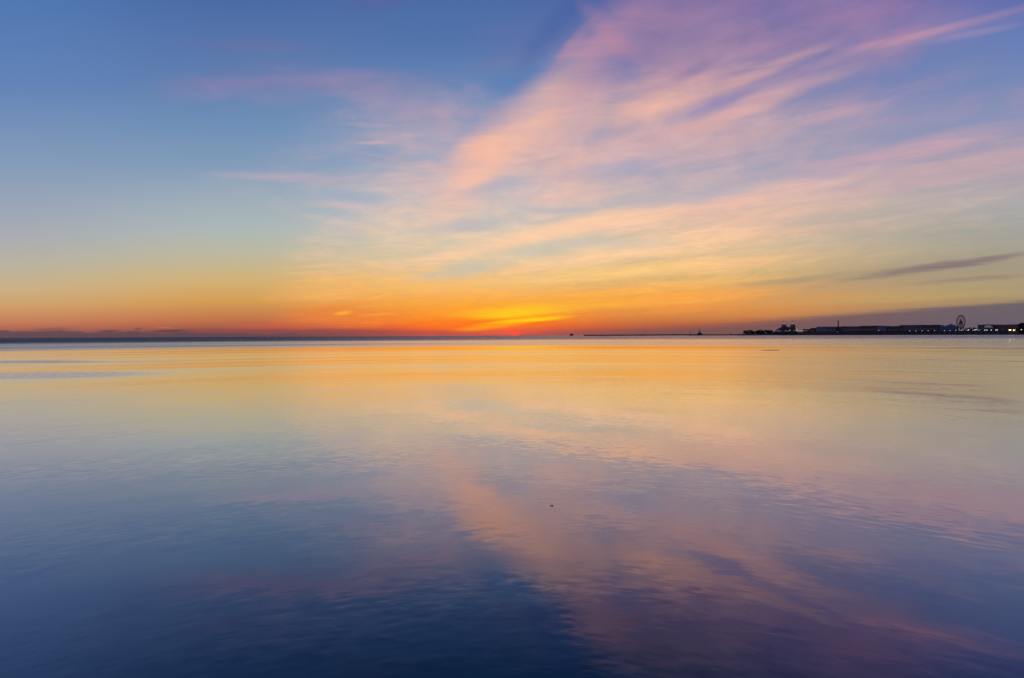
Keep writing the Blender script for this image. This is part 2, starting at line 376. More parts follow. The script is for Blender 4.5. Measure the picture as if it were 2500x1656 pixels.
# ------------------------------------------------------------------ water
def water_material():
    m = bpy.data.materials.new('lake_water'); m.use_nodes = True
    nt = m.node_tree; nt.nodes.clear(); N = NT(nt)
    geo = nt.nodes.new('ShaderNodeNewGeometry')
    P = geo.outputs['Position']
    x, y, z = N.sep(P)[:3]
    r = N.m('SQRT', N.m('ADD', N.m('MULTIPLY', x, x), N.m('MULTIPLY', N.m('ADD', y, 3.0), N.m('ADD', y, 3.0))))
    q = N.xyz(x, r, 0.0)
    def slope(sx, sy, scale, detail, rough, off=0.0):
        o = N.noise(N.v('MULTIPLY_ADD', q, (sx, sy, 1.0), (off, off, off)), scale, detail, rough, .3)[1]
        return N.v('SUBTRACT', o, (.5, .5, .5))
    fine = slope(2.4, 7.5, 1.0, 3, .55)                    # hand-sized wavelets
    mid = slope(.12, .55, 1.0, 4, .55, 4.3)               # lazy metres-long undulation
    swell = slope(.004, .15, 1.0, 3, .55, 8.1)           # long bands far out
    patch = N.noise(N.v('MULTIPLY', q, (.05, .16, 1.0)), 1.0, 4, .6)[0]
    pf = N.ss(patch, .38, .64, .3, 1.9)
    # wind-ruffled zones
    far1 = N.ss(N.m('ADD', r, N.m('MULTIPLY', N.m('SUBTRACT', N.noise(N.v('MULTIPLY', q, (.004, .02, 1)), 1.0, 3)[0], .5), 60)), 215, 245)
    far2 = N.ss(r, 380, 760)
    streaks = N.noise(N.v('MULTIPLY', q, (.002, .012, 1.0)), 1.0, 4, .6)[0]
    leftw = N.ss(N.m('DIVIDE', x, N.m('MAXIMUM', y, 1.0)), -.7, .35, 1.2, .62)
    ruffle = N.m('MULTIPLY', far1, N.m('ADD', N.ss(streaks, .38, .60, .09, .19), N.m('MULTIPLY', far2, .30)))
    ruffle = N.m('MULTIPLY', ruffle, leftw)
    def cat(cx, cy, hx, hy, amp):
        v = N.mapping(P, (cx, cy, 0), 0, (hx, hy, 1e5))
        return N.m('MULTIPLY', N.ss(N.ball(v), 0.0, .5), amp)
    pats = N.m('ADD', cat(-86, 95, 20, 8, .7), N.m('ADD', cat(-53, 61, 19, 8, .42), N.m('ADD', cat(-66, 93, 16, 4, .4), cat(75, 84, 40, 3, .05))))
    fa = N.m('ADD', N.m('ADD', N.m('MULTIPLY', N.m('MULTIPLY', pf, .056), N.ss(r, 7, 22, .65, 1.0)), pats), N.m('MULTIPLY', ruffle, 4.5))
    ma = N.ss(r, 8, 80, .018, .022)
    sa = N.m('MULTIPLY', N.ss(r, 25, 90, .0, .09), N.m('SUBTRACT', 1.0, N.m('MULTIPLY', far1, .75)))
    s = N.v('ADD', N.v('SCALE', fine, scale=fa), N.v('ADD', N.v('SCALE', mid, scale=ma), N.v('SCALE', swell, scale=sa)))
    sx, sy, _ = N.sep(s)
    # at grazing angles one mostly sees the wave faces that lean this way, hence the mean tilt of the ruffled water
    sy = N.m('SUBTRACT', sy, N.m('ADD', N.m('MULTIPLY', pats, .07), N.m('ADD', N.m('MULTIPLY', ruffle, .55), N.m('MULTIPLY', N.ss(r, 20, 90, .0, .018), N.m('SUBTRACT', 1.0, N.m('MULTIPLY', far1, .8))))))
    nrm = N.v('NORMALIZE', N.xyz(N.m('MULTIPLY', sx, .6), N.m('MINIMUM', sy, .5), 1.0))
    cosv = N.m('ABSOLUTE', N.v('DOT_PRODUCT', nrm, geo.outputs['Incoming']))
    fr_ = N.ramp(cosv, [(0, (.99, .98, .97)), (.06, (.95, .93, .91)), (.13, (.84, .79, .77)), (.21, (.61, .57, .58)), (.29, (.46, .44, .46)), (.37, (.32, .30, .32)), (.44, (.185, .19, .215)), (.51, (.052, .10, .12)), (.7, (.04, .06, .08)), (1, (.03, .04, .05))])
    gl = nt.nodes.new('ShaderNodeBsdfGlossy'); gl.inputs['Roughness'].default_value = .03
    nt.links.new(nrm, gl.inputs['Normal'])
    df = nt.nodes.new('ShaderNodeBsdfDiffuse'); df.inputs['Color'].default_value = (.002, .012, .018, 1)
    fr_ = N.v('SCALE', fr_, scale=N.m('SUBTRACT', 1.0, N.m('MULTIPLY', ruffle, 1.25), clamp=True))  # shade of waves on one another, put into the reflection colour of ruffled water
    nt.links.new(fr_, gl.inputs['Color'])
    mx = nt.nodes.new('ShaderNodeAddShader')
    nt.links.new(df.outputs[0], mx.inputs[0]); nt.links.new(gl.outputs[0], mx.inputs[1])
    out = nt.nodes.new('ShaderNodeOutputMaterial'); nt.links.new(mx.outputs[0], out.inputs[0])
    return m
bm = new()
vs = [bm.verts.new(p) for p in ((-60000, -3000, 0), (60000, -3000, 0), (60000, 60000, 0), (-60000, 60000, 0))]
bm.faces.new(vs)
tag(mesh_obj('water', bm, water_material()), 'calm lake water mirroring the sunset sky', kind='structure')

# ------------------------------------------------------------------ pier and what stands on it
def px2m(px, X): return px*pier_d(X)/F
def span(X0, X1, back=0):
    """local frame along the pier: origin at X0, length to X1"""
    p0 = pier_pt(X0, back); p1 = pier_pt(X1, back)
    return p0, (p1-p0).length

def add_windows(root, wall, L, H, n, zc=.55, hh=.3, y=-.06, mt=M_WINDOW):
    for i in range(n):
        b = new(); cx = (i+.5)*L/n; w = L/n*.3
        box(b, cx-w, cx+w, y, y+.05, H*(zc-hh/2), H*(zc+hh/2))
        mesh_obj('window', b, mt, root)

def hall(name, X0, X1, top, label, roof='flat', back=14, depth=30, wm=M_WALL, rm=M_ROOF, base=DECK, rise=2.2, nwin=4, group=None, cat='building', vault=1, waterY=817.6):
    o, L = span(X0, X1, back)
    Xm = (X0+X1)/2; d = pier_pt(Xm, back).y
    H = (waterY-top)*d/F-base
    root = empty(name, (o.x, o.y, base), PIER_RZ)
    rr = rise if roof != 'flat' else .7
    b = new(); box(b, 0, L, 0, depth, 0, H-rr); mesh_obj('wall', b, wm, root)
    b = new()
    if roof == 'flat':
        box(b, -.5, L+.5, -.6, depth+.6, H-rr+.003, H)
    elif roof == 'vault':
        for k in range(vault):
            x0 = k*L/vault; x1 = (k+1)*L/vault
            pts = [(x0+(x1-x0)*t, H-rr+.003+rr*math.sin(math.pi*t)**.7) for t in [i/14 for i in range(15)]]
            prism_xz(b, pts, -.8, depth+.8)
    elif roof == 'shed':
        prism_xz(b, [(0, H-rr+.003), (L, H-rr+.003), (L, H), (L*.1, H-rr*.4)], -.5, depth+.5)
    elif roof == 'hip':
        z = H-rr+.003
        v = [b.verts.new(p) for p in ((-.6, -.6, z), (L+.6, -.6, z), (L+.6, depth+.6, z), (-.6, depth+.6, z), (L*.18, depth/2, H), (L*.82, depth/2, H))]
        for f in ((0, 1, 5, 4), (1, 2, 5), (2, 3, 4, 5), (3, 0, 4), (3, 2, 1, 0)): b.faces.new([v[i] for i in f])
    mesh_obj('roof', b, rm, root)
    if nwin: add_windows(root, None, L, H-rr, nwin)
    tag(root, label, cat, group)
    return root, L, H

# pier body
o, L = span(1886, 2540, 0)
root = empty('pier', (o.x, o.y, 0), PIER_RZ)
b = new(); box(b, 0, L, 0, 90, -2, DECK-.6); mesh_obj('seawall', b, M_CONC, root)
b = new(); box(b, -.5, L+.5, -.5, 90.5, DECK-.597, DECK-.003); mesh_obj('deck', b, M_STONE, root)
b = new()
for k in range(int(L/3)): box(b, k*3, k*3+.15, .0, .15, DECK, DECK+1.0)
box(b, 0, L, .03, .12, DECK+1.0, DECK+1.1)
mesh_obj('railing', b, M_STEEL, root)
tag(root, 'long dark concrete pier stretching along the right horizon', 'pier')

# long low arcade in front of the halls
o, L = span(1893, 2488, 6)
root = empty('promenade_arcade', (o.x, o.y, DECK), PIER_RZ)
h = 9.0
b = new(); box(b, 0, L, 0, 7, 0, h-.5); mesh_obj('wall', b, M_DROOF, root)
b = new(); box(b, -.3, L+.3, -.5, 7.5, h-.497, h); mesh_obj('roof', b, M_DROOF, root)
for k in range(60):
    b = new(); x = (k+.5)*L/60; box(b, x-2, x+2, -.06, -.01, .6, 5); mesh_obj('opening', b, M_WINDOW, root)
tag(root, 'low dark arcade running the whole length of the pier below the big roofs', 'arcade')

# ballroom with dome roof
d0 = pier_d(1920)
c = pier_pt(1919, 46); root = empty('domed_ballroom', (c.x, c.y, DECK), PIER_RZ)
s = d0/F
b = new()
rx, hz = 26*s/ .62*.62, 13*s
prof = []
lathe(b, [(rx*1.0, 0), (rx*1.0, 9*s*.45)], 28); mesh_obj('wall', b, M_BRICK, root)
b = new()
pr = [(rx*1.02, 9*s*.45+.003)]+[(rx*1.0*math.cos(t), 9*s*.45+(17.3*s-DECK*.9)*math.sin(t)) for t in [R(a) for a in range(8, 90, 9)]]+[(0, 9*s*.45+17.3*s-DECK*.9)]
lathe(b, pr, 28); mesh_obj('dome', b, M_COPPER, root, True)
for k in range(14):
    a = R(-160+k*10.5); b = new()
    p = Vector((math.cos(a)*rx*1.004, math.sin(a)*rx*1.004, 0)); t = Vector((-math.sin(a), math.cos(a), 0))
    q = [p-t*1.2+Vector((0, 0, 2)), p+t*1.2+Vector((0, 0, 2)), p+t*1.2+Vector((0, 0, 5)), p-t*1.2+Vector((0, 0, 5))]
    off = Vector((math.cos(a), math.sin(a), 0))*.15
    f1 = [b.verts.new(v) for v in q]; f2 = [b.verts.new(v+off) for v in q]
    b.faces.new(f2); b.faces.new(f1[::-1])
    for i in range(4): b.faces.new((f1[i], f1[(i+1) % 4], f2[(i+1) % 4], f2[i]))
    mesh_obj('window', b, M_WINDOW, root)
tag(root, 'dark domed ballroom at the far end of the pier between trees and halls', 'building')

def tower(X, top, label):
    s = pier_d(X)/F
    c = pier_pt(X, 2); root = empty('ballroom_tower', (c.x, c.y, DECK), PIER_RZ)
    w = 3.9*s; T = (817.6-top)*s-DECK
    b = new(); box(b, -w, w, -w, w, 0, T*.68)
    for sx in (-1, 1):
        for sy in (-1, 1): box(b, sx*w*.9-w*.16, sx*w*.9+w*.16, sy*w*.9-w*.16, sy*w*.9+w*.16, .01, T*.70)
    mesh_obj('shaft', b, M_BRICK, root)
    b = new(); lathe(b, [(w*1.3, T*.701), (w*1.25, T*.72), (w*.95, T*.76), (w*.72, T*.80)], 8); mesh_obj('roof', b, M_COPPER, root)
    b = new(); lathe(b, [(w*.5, T*.801), (w*.5, T*.9)], 8); mesh_obj('lantern', b, M_LANTERN, root)
    b = new(); lathe(b, [(w*.66, T*.901), (w*.6, T*.93), (w*.3, T*.965), (w*.08, T*.99), (0, T*1.03)], 8); mesh_obj('cap', b, M_RED, root)
    for k in range(3):
        b = new(); x = (k-1)*w*.55; box(b, x-w*.14, x+w*.14, -w-.12, -w-.02, T*.50, T*.62); mesh_obj('window', b, M_WINDOW, root)
    tag(root, label, 'tower', 'twin towers of the ballroom')
tower(1914, 783.5, 'left of the two square ballroom towers, in front of the dome')
tower(1935.5, 783.5, 'right of the two square ballroom towers, on the edge of the dome')

# halls along the pier, left to right
hall('service_building', 1960, 1976, 802.6, 'small flat dark building just right of the domed ballroom', 'flat', nwin=3, wm=M_BRICK, rm=M_DROOF)
hall('service_building', 1978.5, 1990, 800, 'taller boxy dark building second right of the ballroom towers', 'flat', nwin=2, wm=M_BRICK, rm=M_DROOF)
hall('exhibition_hall', 1992, 2020, 796.5, 'bluish hall with two shallow arched roofs left of the chimney', 'vault', nwin=4, vault=2, rise=4.5, wm=M_ROOF)
hall('exhibition_hall', 2020.5, 2041, 797, 'grey flat hall wing left of the tall thin chimney', 'flat', nwin=3)
hall('exhibition_hall', 2050.5, 2068, 796, 'dark arched hall just right of the tall thin chimney', 'vault', nwin=3, rise=3.5, rm=M_DROOF)
hall('exhibition_hall', 2042, 2050, 799, 'low link building behind the thin chimney', 'flat', nwin=1, back=20)
hall('exhibition_hall', 2068.5, 2099, 796.2, 'long blue grey flat hall between arched hall and dark roof box', 'flat', nwin=5)
hall('exhibition_hall', 2099.5, 2140, 795, 'hall with long dark flat roof box midway along the pier', 'flat', nwin=6, wm=M_BRICK, rm=M_DROOF)
hall('exhibition_hall', 2140.5, 2163, 794.8, 'pale roofed hall with rounded right end left of the roof gap', 'vault', nwin=3, rise=4, wm=M_ROOF)
hall('exhibition_hall', 2167, 2195, 795.6, 'plain dark hall directly right of the roof gap', 'hip', nwin=5, wm=M_BRICK, rm=M_DROOF, rise=2.5)
hall('stair_tower', 2196, 2204, 793.6, 'small raised turret block between two dark halls', 'flat', nwin=1, wm=M_BRICK, rm=M_DROOF, cat='building')
hall('exhibition_hall', 2204.5, 2219, 795, 'narrow flat hall right of the turret block', 'flat', nwin=3)
hall('exhibition_hall', 2219.5, 2252, 793.2, 'tall blue grey hall left of the longest dark hall', 'flat', nwin=5)
hall('exhibition_hall', 2252.5, 2290, 792.8, 'tall dark hall left of the glass pyramids', 'hip', nwin=6, wm=M_BRICK, rm=M_DROOF, rise=2.5)

def pyramid(X0, X1, base_y, top, label):
    o, L = span(X0, X1, 16); s = pier_d((X0+X1)/2)/F
    zb = (817.6-base_y)*s-DECK; zt = (817.6-top)*s-DECK
    root = empty('glass_pavilion', (o.x, o.y, DECK), PIER_RZ)
    b = new(); box(b, 0, L, 0, L*.8, 0, zb); mesh_obj('wall', b, M_GLASS, root)
    b = new(); z = zb+.003
    v = [b.verts.new(p) for p in ((-.8, -.8, z), (L+.8, -.8, z), (L+.8, L*.8+.8, z), (-.8, L*.8+.8, z),)]
    m1 = [b.verts.new(p) for p in ((L*.22, L*.17, z+(zt-zb)*.62), (L*.78, L*.17, z+(zt-zb)*.62), (L*.78, L*.63, z+(zt-zb)*.62), (L*.22, L*.63, z+(zt-zb)*.62))]
    t = b.verts.new((L*.5, L*.4, zt))
    for i in range(4):
        b.faces.new((v[i], v[(i+1) % 4], m1[(i+1) % 4], m1[i])); b.faces.new((m1[i], m1[(i+1) % 4], t))
    b.faces.new(v[::-1]); mesh_obj('roof', b, M_GLASS, root)
    b = new(); lathe(b, [(1.1, zt-.8), (1.1, zt+.9), (0, zt+1.8)], 8, L*.5, L*.4); mesh_obj('finial', b, M_DROOF, root)
    b = new()
    for k in range(9): box(b, k*L/8-.1, k*L/8+.1, -.12, -.02, 0.1, zb-.2)
    mesh_obj('mullion', b, M_STEEL, root)
    tag(root, label, 'pavilion')
pyramid(2290.5, 2303, 799, 794.2, 'smaller blue glass pavilion with a low pyramid roof, left of the big one')
pyramid(2303.5, 2328, 799, 790.8, 'large blue glass pavilion with pyramid roof left of the big wheel')

# chimney
c = pier_pt(2046.6, 8); s = pier_d(2046.6)/F
root = empty('chimney', (c.x, c.y, DECK), 0)
b = new(); lathe(b, [(2.0, 0), (1.7, 34*s-DECK)], 12); mesh_obj('shaft', b, M_BRICK, root)
b = new(); lathe(b, [(1.75, 34*s-DECK+.003), (1.75, 36*s-DECK)], 12); mesh_obj('cap', b, M_DROOF, root)
tag(root, 'tall thin dark chimney rising above the halls', 'chimney')

# observation wheel
c = pier_pt(2346, 22); s = c.y/F; wc = Vector((c.x, c.y, DECK)); Rw = 15.0*s*1.02
hubz = (817.6-786.0)*s-DECK
view = math.atan2(c.x, c.y)
wheel = empty('ferris_wheel', wc, -view+math.acos(.5))      # local x lies in the wheel's plane
def ring(bm, rad, r, y, seg=64):
    for k in range(seg):
        a, e = 2*math.pi*k/seg, 2*math.pi*(k+1)/seg
        tube(bm, (rad*math.cos(a), y, hubz+rad*math.sin(a)), (rad*math.cos(e), y, hubz+rad*math.sin(e)), r, seg=5)
b = new(); ring(b, Rw, .30, -1.1); ring(b, Rw, .30, 1.1); ring(b, Rw*.92, .22, 0)
for k in range(64):
    a = 2*math.pi*k/64; ca, sa = math.cos(a), math.sin(a)
    tube(b, (Rw*ca, -1.1, hubz+Rw*sa), (Rw*ca, 1.1, hubz+Rw*sa), .12, seg=4)
    tube(b, (Rw*ca, -1.1 if k % 2 else 1.1, hubz+Rw*sa), (Rw*.92*ca, 0, hubz+Rw*.92*sa), .12, seg=4)
mesh_obj('rim', b, M_STEEL, wheel)
for k in range(40):
    a = 2*math.pi*k/40; b = new()
    tube(b, (1.2*math.cos(a), 0, hubz+1.2*math.sin(a)), (Rw*.92*math.cos(a), 0, hubz+Rw*.92*math.sin(a)), .16, seg=4)
    mesh_obj('spoke', b, M_STEEL, wheel)
b = new()
hb = new(); lathe(hb, [(1.6, -3.2), (1.9, -2.6), (1.9, 2.6), (1.6, 3.2)], 16)
bmesh.ops.rotate(hb, verts=hb.verts, cent=(0, 0, 0), matrix=Matrix.Rotation(R(90), 3, 'X')); bmesh.ops.translate(hb, verts=hb.verts, vec=(0, 0, hubz))
b.free(); mesh_obj('hub', hb, M_STEEL, wheel)
for sy in (-1, 1):
    for sx in (-1, 1):
        b = new(); tube(b, (sx*Rw*.52, sy*5.5, 0), (0, sy*3.0, hubz), 1.0, .8); mesh_obj('leg', b, M_STEEL, wheel)
for k in range(40):
    a = 2*math.pi*(k+.5)/40
    b = new(); cx, cz = (Rw+.9)*math.cos(a), hubz+(Rw+.9)*math.sin(a)
    prism_xz(b, [(cx-.7, cz+.5), (cx-.8, cz-.5), (cx-.45, cz-1.2), (cx+.45, cz-1.2), (cx+.8, cz-.5), (cx+.7, cz+.5)], -.9, .9)
    g = mesh_obj('gondola', b, M_RED, wheel)
b = new(); box(b, -Rw*.6, Rw*.6, -7, 7, 0, 1.4); mesh_obj('platform', b, M_CONC, wheel)
tag(wheel, 'large dark observation wheel with thin spokes standing over the pier', 'ferris wheel')

# hall with a big arched glass front, then the long hall
root, L, H = hall('arched_front_hall', 2387, 2426, 793, 'hall with a flat roof and a lit arched glass front right of the wheel', 'flat', back=12, depth=34, nwin=0, rm=M_DROOF)
s = pier_d(2412)/F
b = new(); ax0, ax1 = L*.40, L*.99
pts = [(ax0+(ax1-ax0)*t, H-4.2+6.0*math.sin(math.pi*t)) for t in [i/16 for i in range(17)]]
inner = [(p, q-1.1) for p, q in pts][::-1]
prism_xz(b, pts+inner, -5, -.65); mesh_obj('arched_canopy', b, M_DROOF, root)
b = new(); gx = [(p, q-1.15) for p, q in pts[1:-1]]
prism_xz(b, [(ax0+1.5, H-8.5)]+gx+[(ax1-1.5, H-8.5)], -1.2, -.66)
gl = emis('arch_glass', (.42, .38, .40), .16); mesh_obj('arched_window', b, gl, root)
for k in range(7):
    b = new(); x = ax0+(ax1-ax0)*(k+1)/8; box(b, x-.15, x+.15, -1.45, -1.25, H-8.5, H-2); mesh_obj('mullion', b, M_STEEL, root)
add_windows(root, None, L*.36, H, 3)
hall('head_building', 2427, 2487, 792.4, 'long dark hall filling the pier end beside the big dark tree', 'shed', back=14, depth=40, nwin=12, rm=M_ROOF, wm=M_BRICK, rise=2.5)
hall('head_building', 2489, 2530, 797, 'dark low block behind the dark tree at the picture edge', 'flat', back=20, nwin=6, wm=M_BRICK, rm=M_DROOF)

# ------------------------------------------------------------------ trees
def tree(name, pos, H, W, m_leaf, label, group, n_limb=9, twig=260, leafy=False, clear=.22, seed=0, cat='tree'):
    rnd = random.Random(seed)
    root = empty(name, pos, rnd.uniform(0, 6))
    b = new()
    tube(b, (0, 0, -.3), (0, 0, H*.4), H*.028, H*.018, 7)
    tips = []
    for k in range(n_limb):
        a = 2*math.pi*k/n_limb+rnd.uniform(-.3, .3); t = rnd.uniform(clear, .42)
        p = Vector((0, 0, H*t))
        e = Vector((math.cos(a)*W*.5*rnd.uniform(.35, .8), math.sin(a)*W*.5*rnd.uniform(.35, .8), H*rnd.uniform(.55, .88)))
        mid = (p+e)/2+Vector((rnd.uniform(-1, 1)*W*.05, rnd.uniform(-1, 1)*W*.05, H*.03))
        tube(b, p, mid, H*.014, H*.009, 5); tube(b, mid, e, H*.009, H*.004, 5)
        tips += [mid, e]
    tube(b, (0, 0, H*.4), (0, 0, H*.85), H*.018, H*.004, 5); tips.append(Vector((0, 0, H*.8)))
    mesh_obj('trunk', b, M_BARK, root)
    b = new()
    lumps = [(Vector((rnd.gauss(0, .24)*W, rnd.gauss(0, .24)*W, H*rnd.uniform(.24, .86))), rnd.uniform(.13, .24)*W) for _ in range(18)]
    for k in range(twig):
        c, rr = rnd.choice(lumps)
        d = Vector((rnd.gauss(0, 1), rnd.gauss(0, 1), rnd.gauss(0, 1))).normalized()
        e = c+d*rr*rnd.uniform(.5, 1.15)
        e.z = min(e.z, H); 
        if e.z < H*clear: continue
        if leafy:
            u = Vector((rnd.gauss(0, 1), rnd.gauss(0, 1), rnd.gauss(0, 1))).normalized(); w = u.orthogonal(); q = W*.045
            v = [b.verts.new(e+u*q), b.verts.new(e+w*q), b.verts.new(e-u*q), b.verts.new(e-w*q)]; b.faces.new(v)
        else:
            st = c+d*rr*.1
            tube(b, st, e, W*.012, W*.005, 3)
            for _ in range(2):
                e2 = e+Vector((rnd.uniform(-1, 1), rnd.uniform(-1, 1), rnd.uniform(-.2, 1)))*W*.06
                tube(b, (st+e)/2, e2, W*.009, W*.004, 3)
    mesh_obj('crown', b, m_leaf, root)
    tag(root, label, cat, group)
TG = 'bare trees at the pier end'
tl = [(1819.5, 805, 9, 'leftmost bare tree at the tip of the pier, narrow'),
      (1826, 804.2, 10, 'second bare tree from the pier tip, wide crowned'),
      (1836, 804, 14, 'third bare tree from the pier tip with arching crown'),
      (1848, 805, 11, 'fourth bare tree from the pier tip beside the gap'),
      (1856, 804, 14, 'fifth bare tree from the pier tip, in the middle clump'),
      (1864, 806, 11, 'sixth bare tree from the pier tip, right end of the middle clump'),
      (1875, 803.5, 12, 'seventh bare tree, tall rounded, left of the ballroom'),
      (1882, 804.2, 11, 'eighth bare tree, leaning on the taller seventh one'),
      (1891, 808, 10, 'ninth bare tree, the low one at the dome edge')]
for i, (X, top, w, lb) in enumerate(tl):
    D = 2290; p = ray(X, D, 2.3); s = D/F
    tree('bare_tree', p, (817.4-top)*s-2.3, w*s*1.15, M_TWIG, lb, TG, seed=i+3, twig=900, clear=.12)
tr2 = [(2331, 800.5, 9, M_TWIG, 'low bare tree at the left foot of the big wheel'),
       (2361, 798.5, 10, M_TWIGR, 'reddish bare tree right of the big wheel'),
       (2369, 797, 12, M_TWIGR, 'taller reddish bare tree second right of the wheel'),
       (2378, 797.6, 12, M_TWIG, 'dark bare tree left of the arched glass hall')]
for i, (X, top, w, mm, lb) in enumerate(tr2):
    p = pier_pt(X, 30, DECK); s = p.y/F
    tree('bare_tree', p, (817.4-top)*s-DECK, w*s*1.1, mm, lb, 'bare trees beside the wheel', seed=i+23, twig=420, clear=.2)
p = pier_pt(2494, 4, DECK); s = p.y/F
tree('dense_tree', p, (817.4-785.5)*s-DECK, 17*s, M_CONIFER, 'big dark dense tree at the right edge of the picture', None, seed=77, twig=2600, leafy=True, clear=.12)

# ------------------------------------------------------------------ ground spit under the end trees
def ridge(name, X0, D0, X1, D1, height, width, label, mt, kind=None, cat='breakwater', n=120, seed=1, taper=True):
    rnd = random.Random(seed)
    p0, p1 = ray(X0, D0), ray(X1, D1); u = (p1-p0); L = u.length; u.normalize(); nrm = Vector((-u.y, u.x, 0))
    b = new(); rows = []
    for i in range(n+1):
        t = i/n; c = p0+u*L*t; e = 1.0
        if taper: e = min(1, t*n/3+.35, (1-t)*n/3+.35)
        hh = height*e*(1+rnd.uniform(-.16, .16)); w = width*(1+rnd.uniform(-.1, .1))
        rows.append([b.verts.new(c+nrm*a*w+Vector((0, 0, z))) for a, z in ((-.5, -1), (-.42, hh*.35), (-.25, hh*.96), (.25, hh), (.42, hh*.4), (.5, -1))])
    for a, c in zip(rows, rows[1:]):
        for k in range(5): b.faces.new((a[k], c[k], c[k+1], a[k+1]))
    b.faces.new(rows[0]); b.faces.new(rows[-1][::-1])
    o = mesh_obj(name, b, mt)
    bpy.context.view_layer.update()
    if kind: tag(o, label, kind=kind)
    else: tag(o, label, cat)
    return o
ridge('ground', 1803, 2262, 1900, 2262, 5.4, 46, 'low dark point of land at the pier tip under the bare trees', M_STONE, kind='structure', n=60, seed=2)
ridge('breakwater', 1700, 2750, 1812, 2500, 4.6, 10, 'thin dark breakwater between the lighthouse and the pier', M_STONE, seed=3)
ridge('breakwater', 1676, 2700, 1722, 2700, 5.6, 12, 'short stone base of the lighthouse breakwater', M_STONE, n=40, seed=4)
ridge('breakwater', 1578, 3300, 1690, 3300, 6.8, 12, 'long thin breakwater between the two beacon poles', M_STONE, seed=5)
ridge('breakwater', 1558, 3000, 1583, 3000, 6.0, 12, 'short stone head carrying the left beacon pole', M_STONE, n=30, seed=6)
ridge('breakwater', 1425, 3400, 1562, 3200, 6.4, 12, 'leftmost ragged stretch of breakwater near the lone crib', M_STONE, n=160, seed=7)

# lighthouse
D = 2700; s = D/F
root = empty('lighthouse', ray(1708, D, 3.5), 0)
b = new()
prof = [(6.6*s, 0), (6.5*s, 1.2*s), (5.6*s, 3.0*s), (4.4*s, 4.6*s), (2.9*s, 5.4*s), (2.6*s, 5.6*s)]
lathe(b, prof, 20); mesh_obj('boathouse', b, M_WALL, root)
b = new(); lathe(b, [(2.1*s, 5.6*s+.003), (1.5*s, 10.2*s)], 14); mesh_obj('tower', b, M_WHITEP, root)
b = new(); lathe(b, [(2.0*s, 10.2*s+.003), (2.0*s, 10.6*s)], 14); mesh_obj('gallery', b, M_STEEL, root)
b = new(); lathe(b, [(1.1*s, 10.6*s+.003), (1.1*s, 11.9*s)], 10); mesh_obj('lantern', b, M_WINDOW, root)
b = new(); lathe(b, [(1.3*s, 11.9*s+.003), (.5*s, 12.9*s), (.2*s, 13.2*s), (.15*s, 14.6*s), (0, 15*s)], 10); mesh_obj('cap', b, M_RED, root)
for k in range(5):
    b = new(); a = R(-130+k*20); r1 = 6.56*s
    box(b, r1*math.cos(a)-.6, r1*math.cos(a)+.6, r1*math.sin(a)-.12, r1*math.sin(a)+.12, .8, 2.2); mesh_obj('window', b, M_WINDOW, root)
tag(root, 'dark lighthouse with a wide rounded base standing on the breakwater', 'lighthouse')

def beacon(X, D, zb, px, label):
    s = D/F; root = empty('beacon_tower', ray(X, D, zb), 0)
    b = new(); H = px*s
    for sx, sy in ((-1, -1), (1, -1), (1, 1), (-1, 1)): tube(b, (sx*1.0, sy*1.0, 0), (sx*.5, sy*.5, H*.78), .28, seg=5)
    for k in range(5):
        z = H*.78*(k+.5)/5; q = 1-.5*(k+.5)/5
        tube(b, (-q, -q, z), (q, -q, z+1), .12, seg=4); tube(b, (q, -q, z), (q, q, z+1), .12, seg=4)
    mesh_obj('mast', b, M_STEEL, root)
    b = new(); box(b, -1.7, 1.7, -1.7, 1.7, H*.78+.003, H*.93); mesh_obj('daymark', b, M_RED, root)
    b = new(); lathe(b, [(.7, H*.93+.003), (.7, H*.98), (0, H)], 8); mesh_obj('lamp', b, M_WINDOW, root)
    tag(root, label, 'beacon', 'beacon poles on the breakwaters')
beacon(1575, 3000, 4.2, 7.2, 'left beacon pole with a square head, beside two low sheds')
beacon(1685.5, 2700, 4.2, 7.4, 'right beacon pole with a square head, left of the lighthouse')
for X, lb in ((1563, 'left one of two low dark sheds beside the left beacon pole'), (1568, 'right one of two low dark sheds beside the left beacon pole')):
    root = empty('shed', ray(X, 3000, 4.0), 0)
    b = new(); box(b, -3, 3, -3, 3, 0, 2.2); mesh_obj('wall', b, M_BRICK, root)
    b = new(); prism_xz(b, [(-3.3, 2.203), (3.3, 2.203), (1.2, 3.6), (-1.2, 3.6)], -3.3, 3.3); mesh_obj('roof', b, M_DROOF, root)
    tag(root, lb, 'shed', 'low sheds on the breakwater head')
# small light at the pier tip
root = empty('beacon_tower', ray(1784.6, 2560, 3.2), 0); s = 2560/F
b = new(); box(b, -4.6, 4.6, -3, 3, 0, 1.6*s); mesh_obj('base', b, M_CONC, root)
b = new(); lathe(b, [(1.3, 1.6*s+.003), (.8, 4.6*s)], 10); mesh_obj('mast', b, M_STEEL, root)
b = new(); lathe(b, [(1.3, 4.6*s+.003), (1.2, 5.3*s), (0, 6.1*s)], 10); mesh_obj('lamp', b, M_RED, root)
tag(root, 'tiny squat light tower on a wide base left of the pier trees', 'beacon')

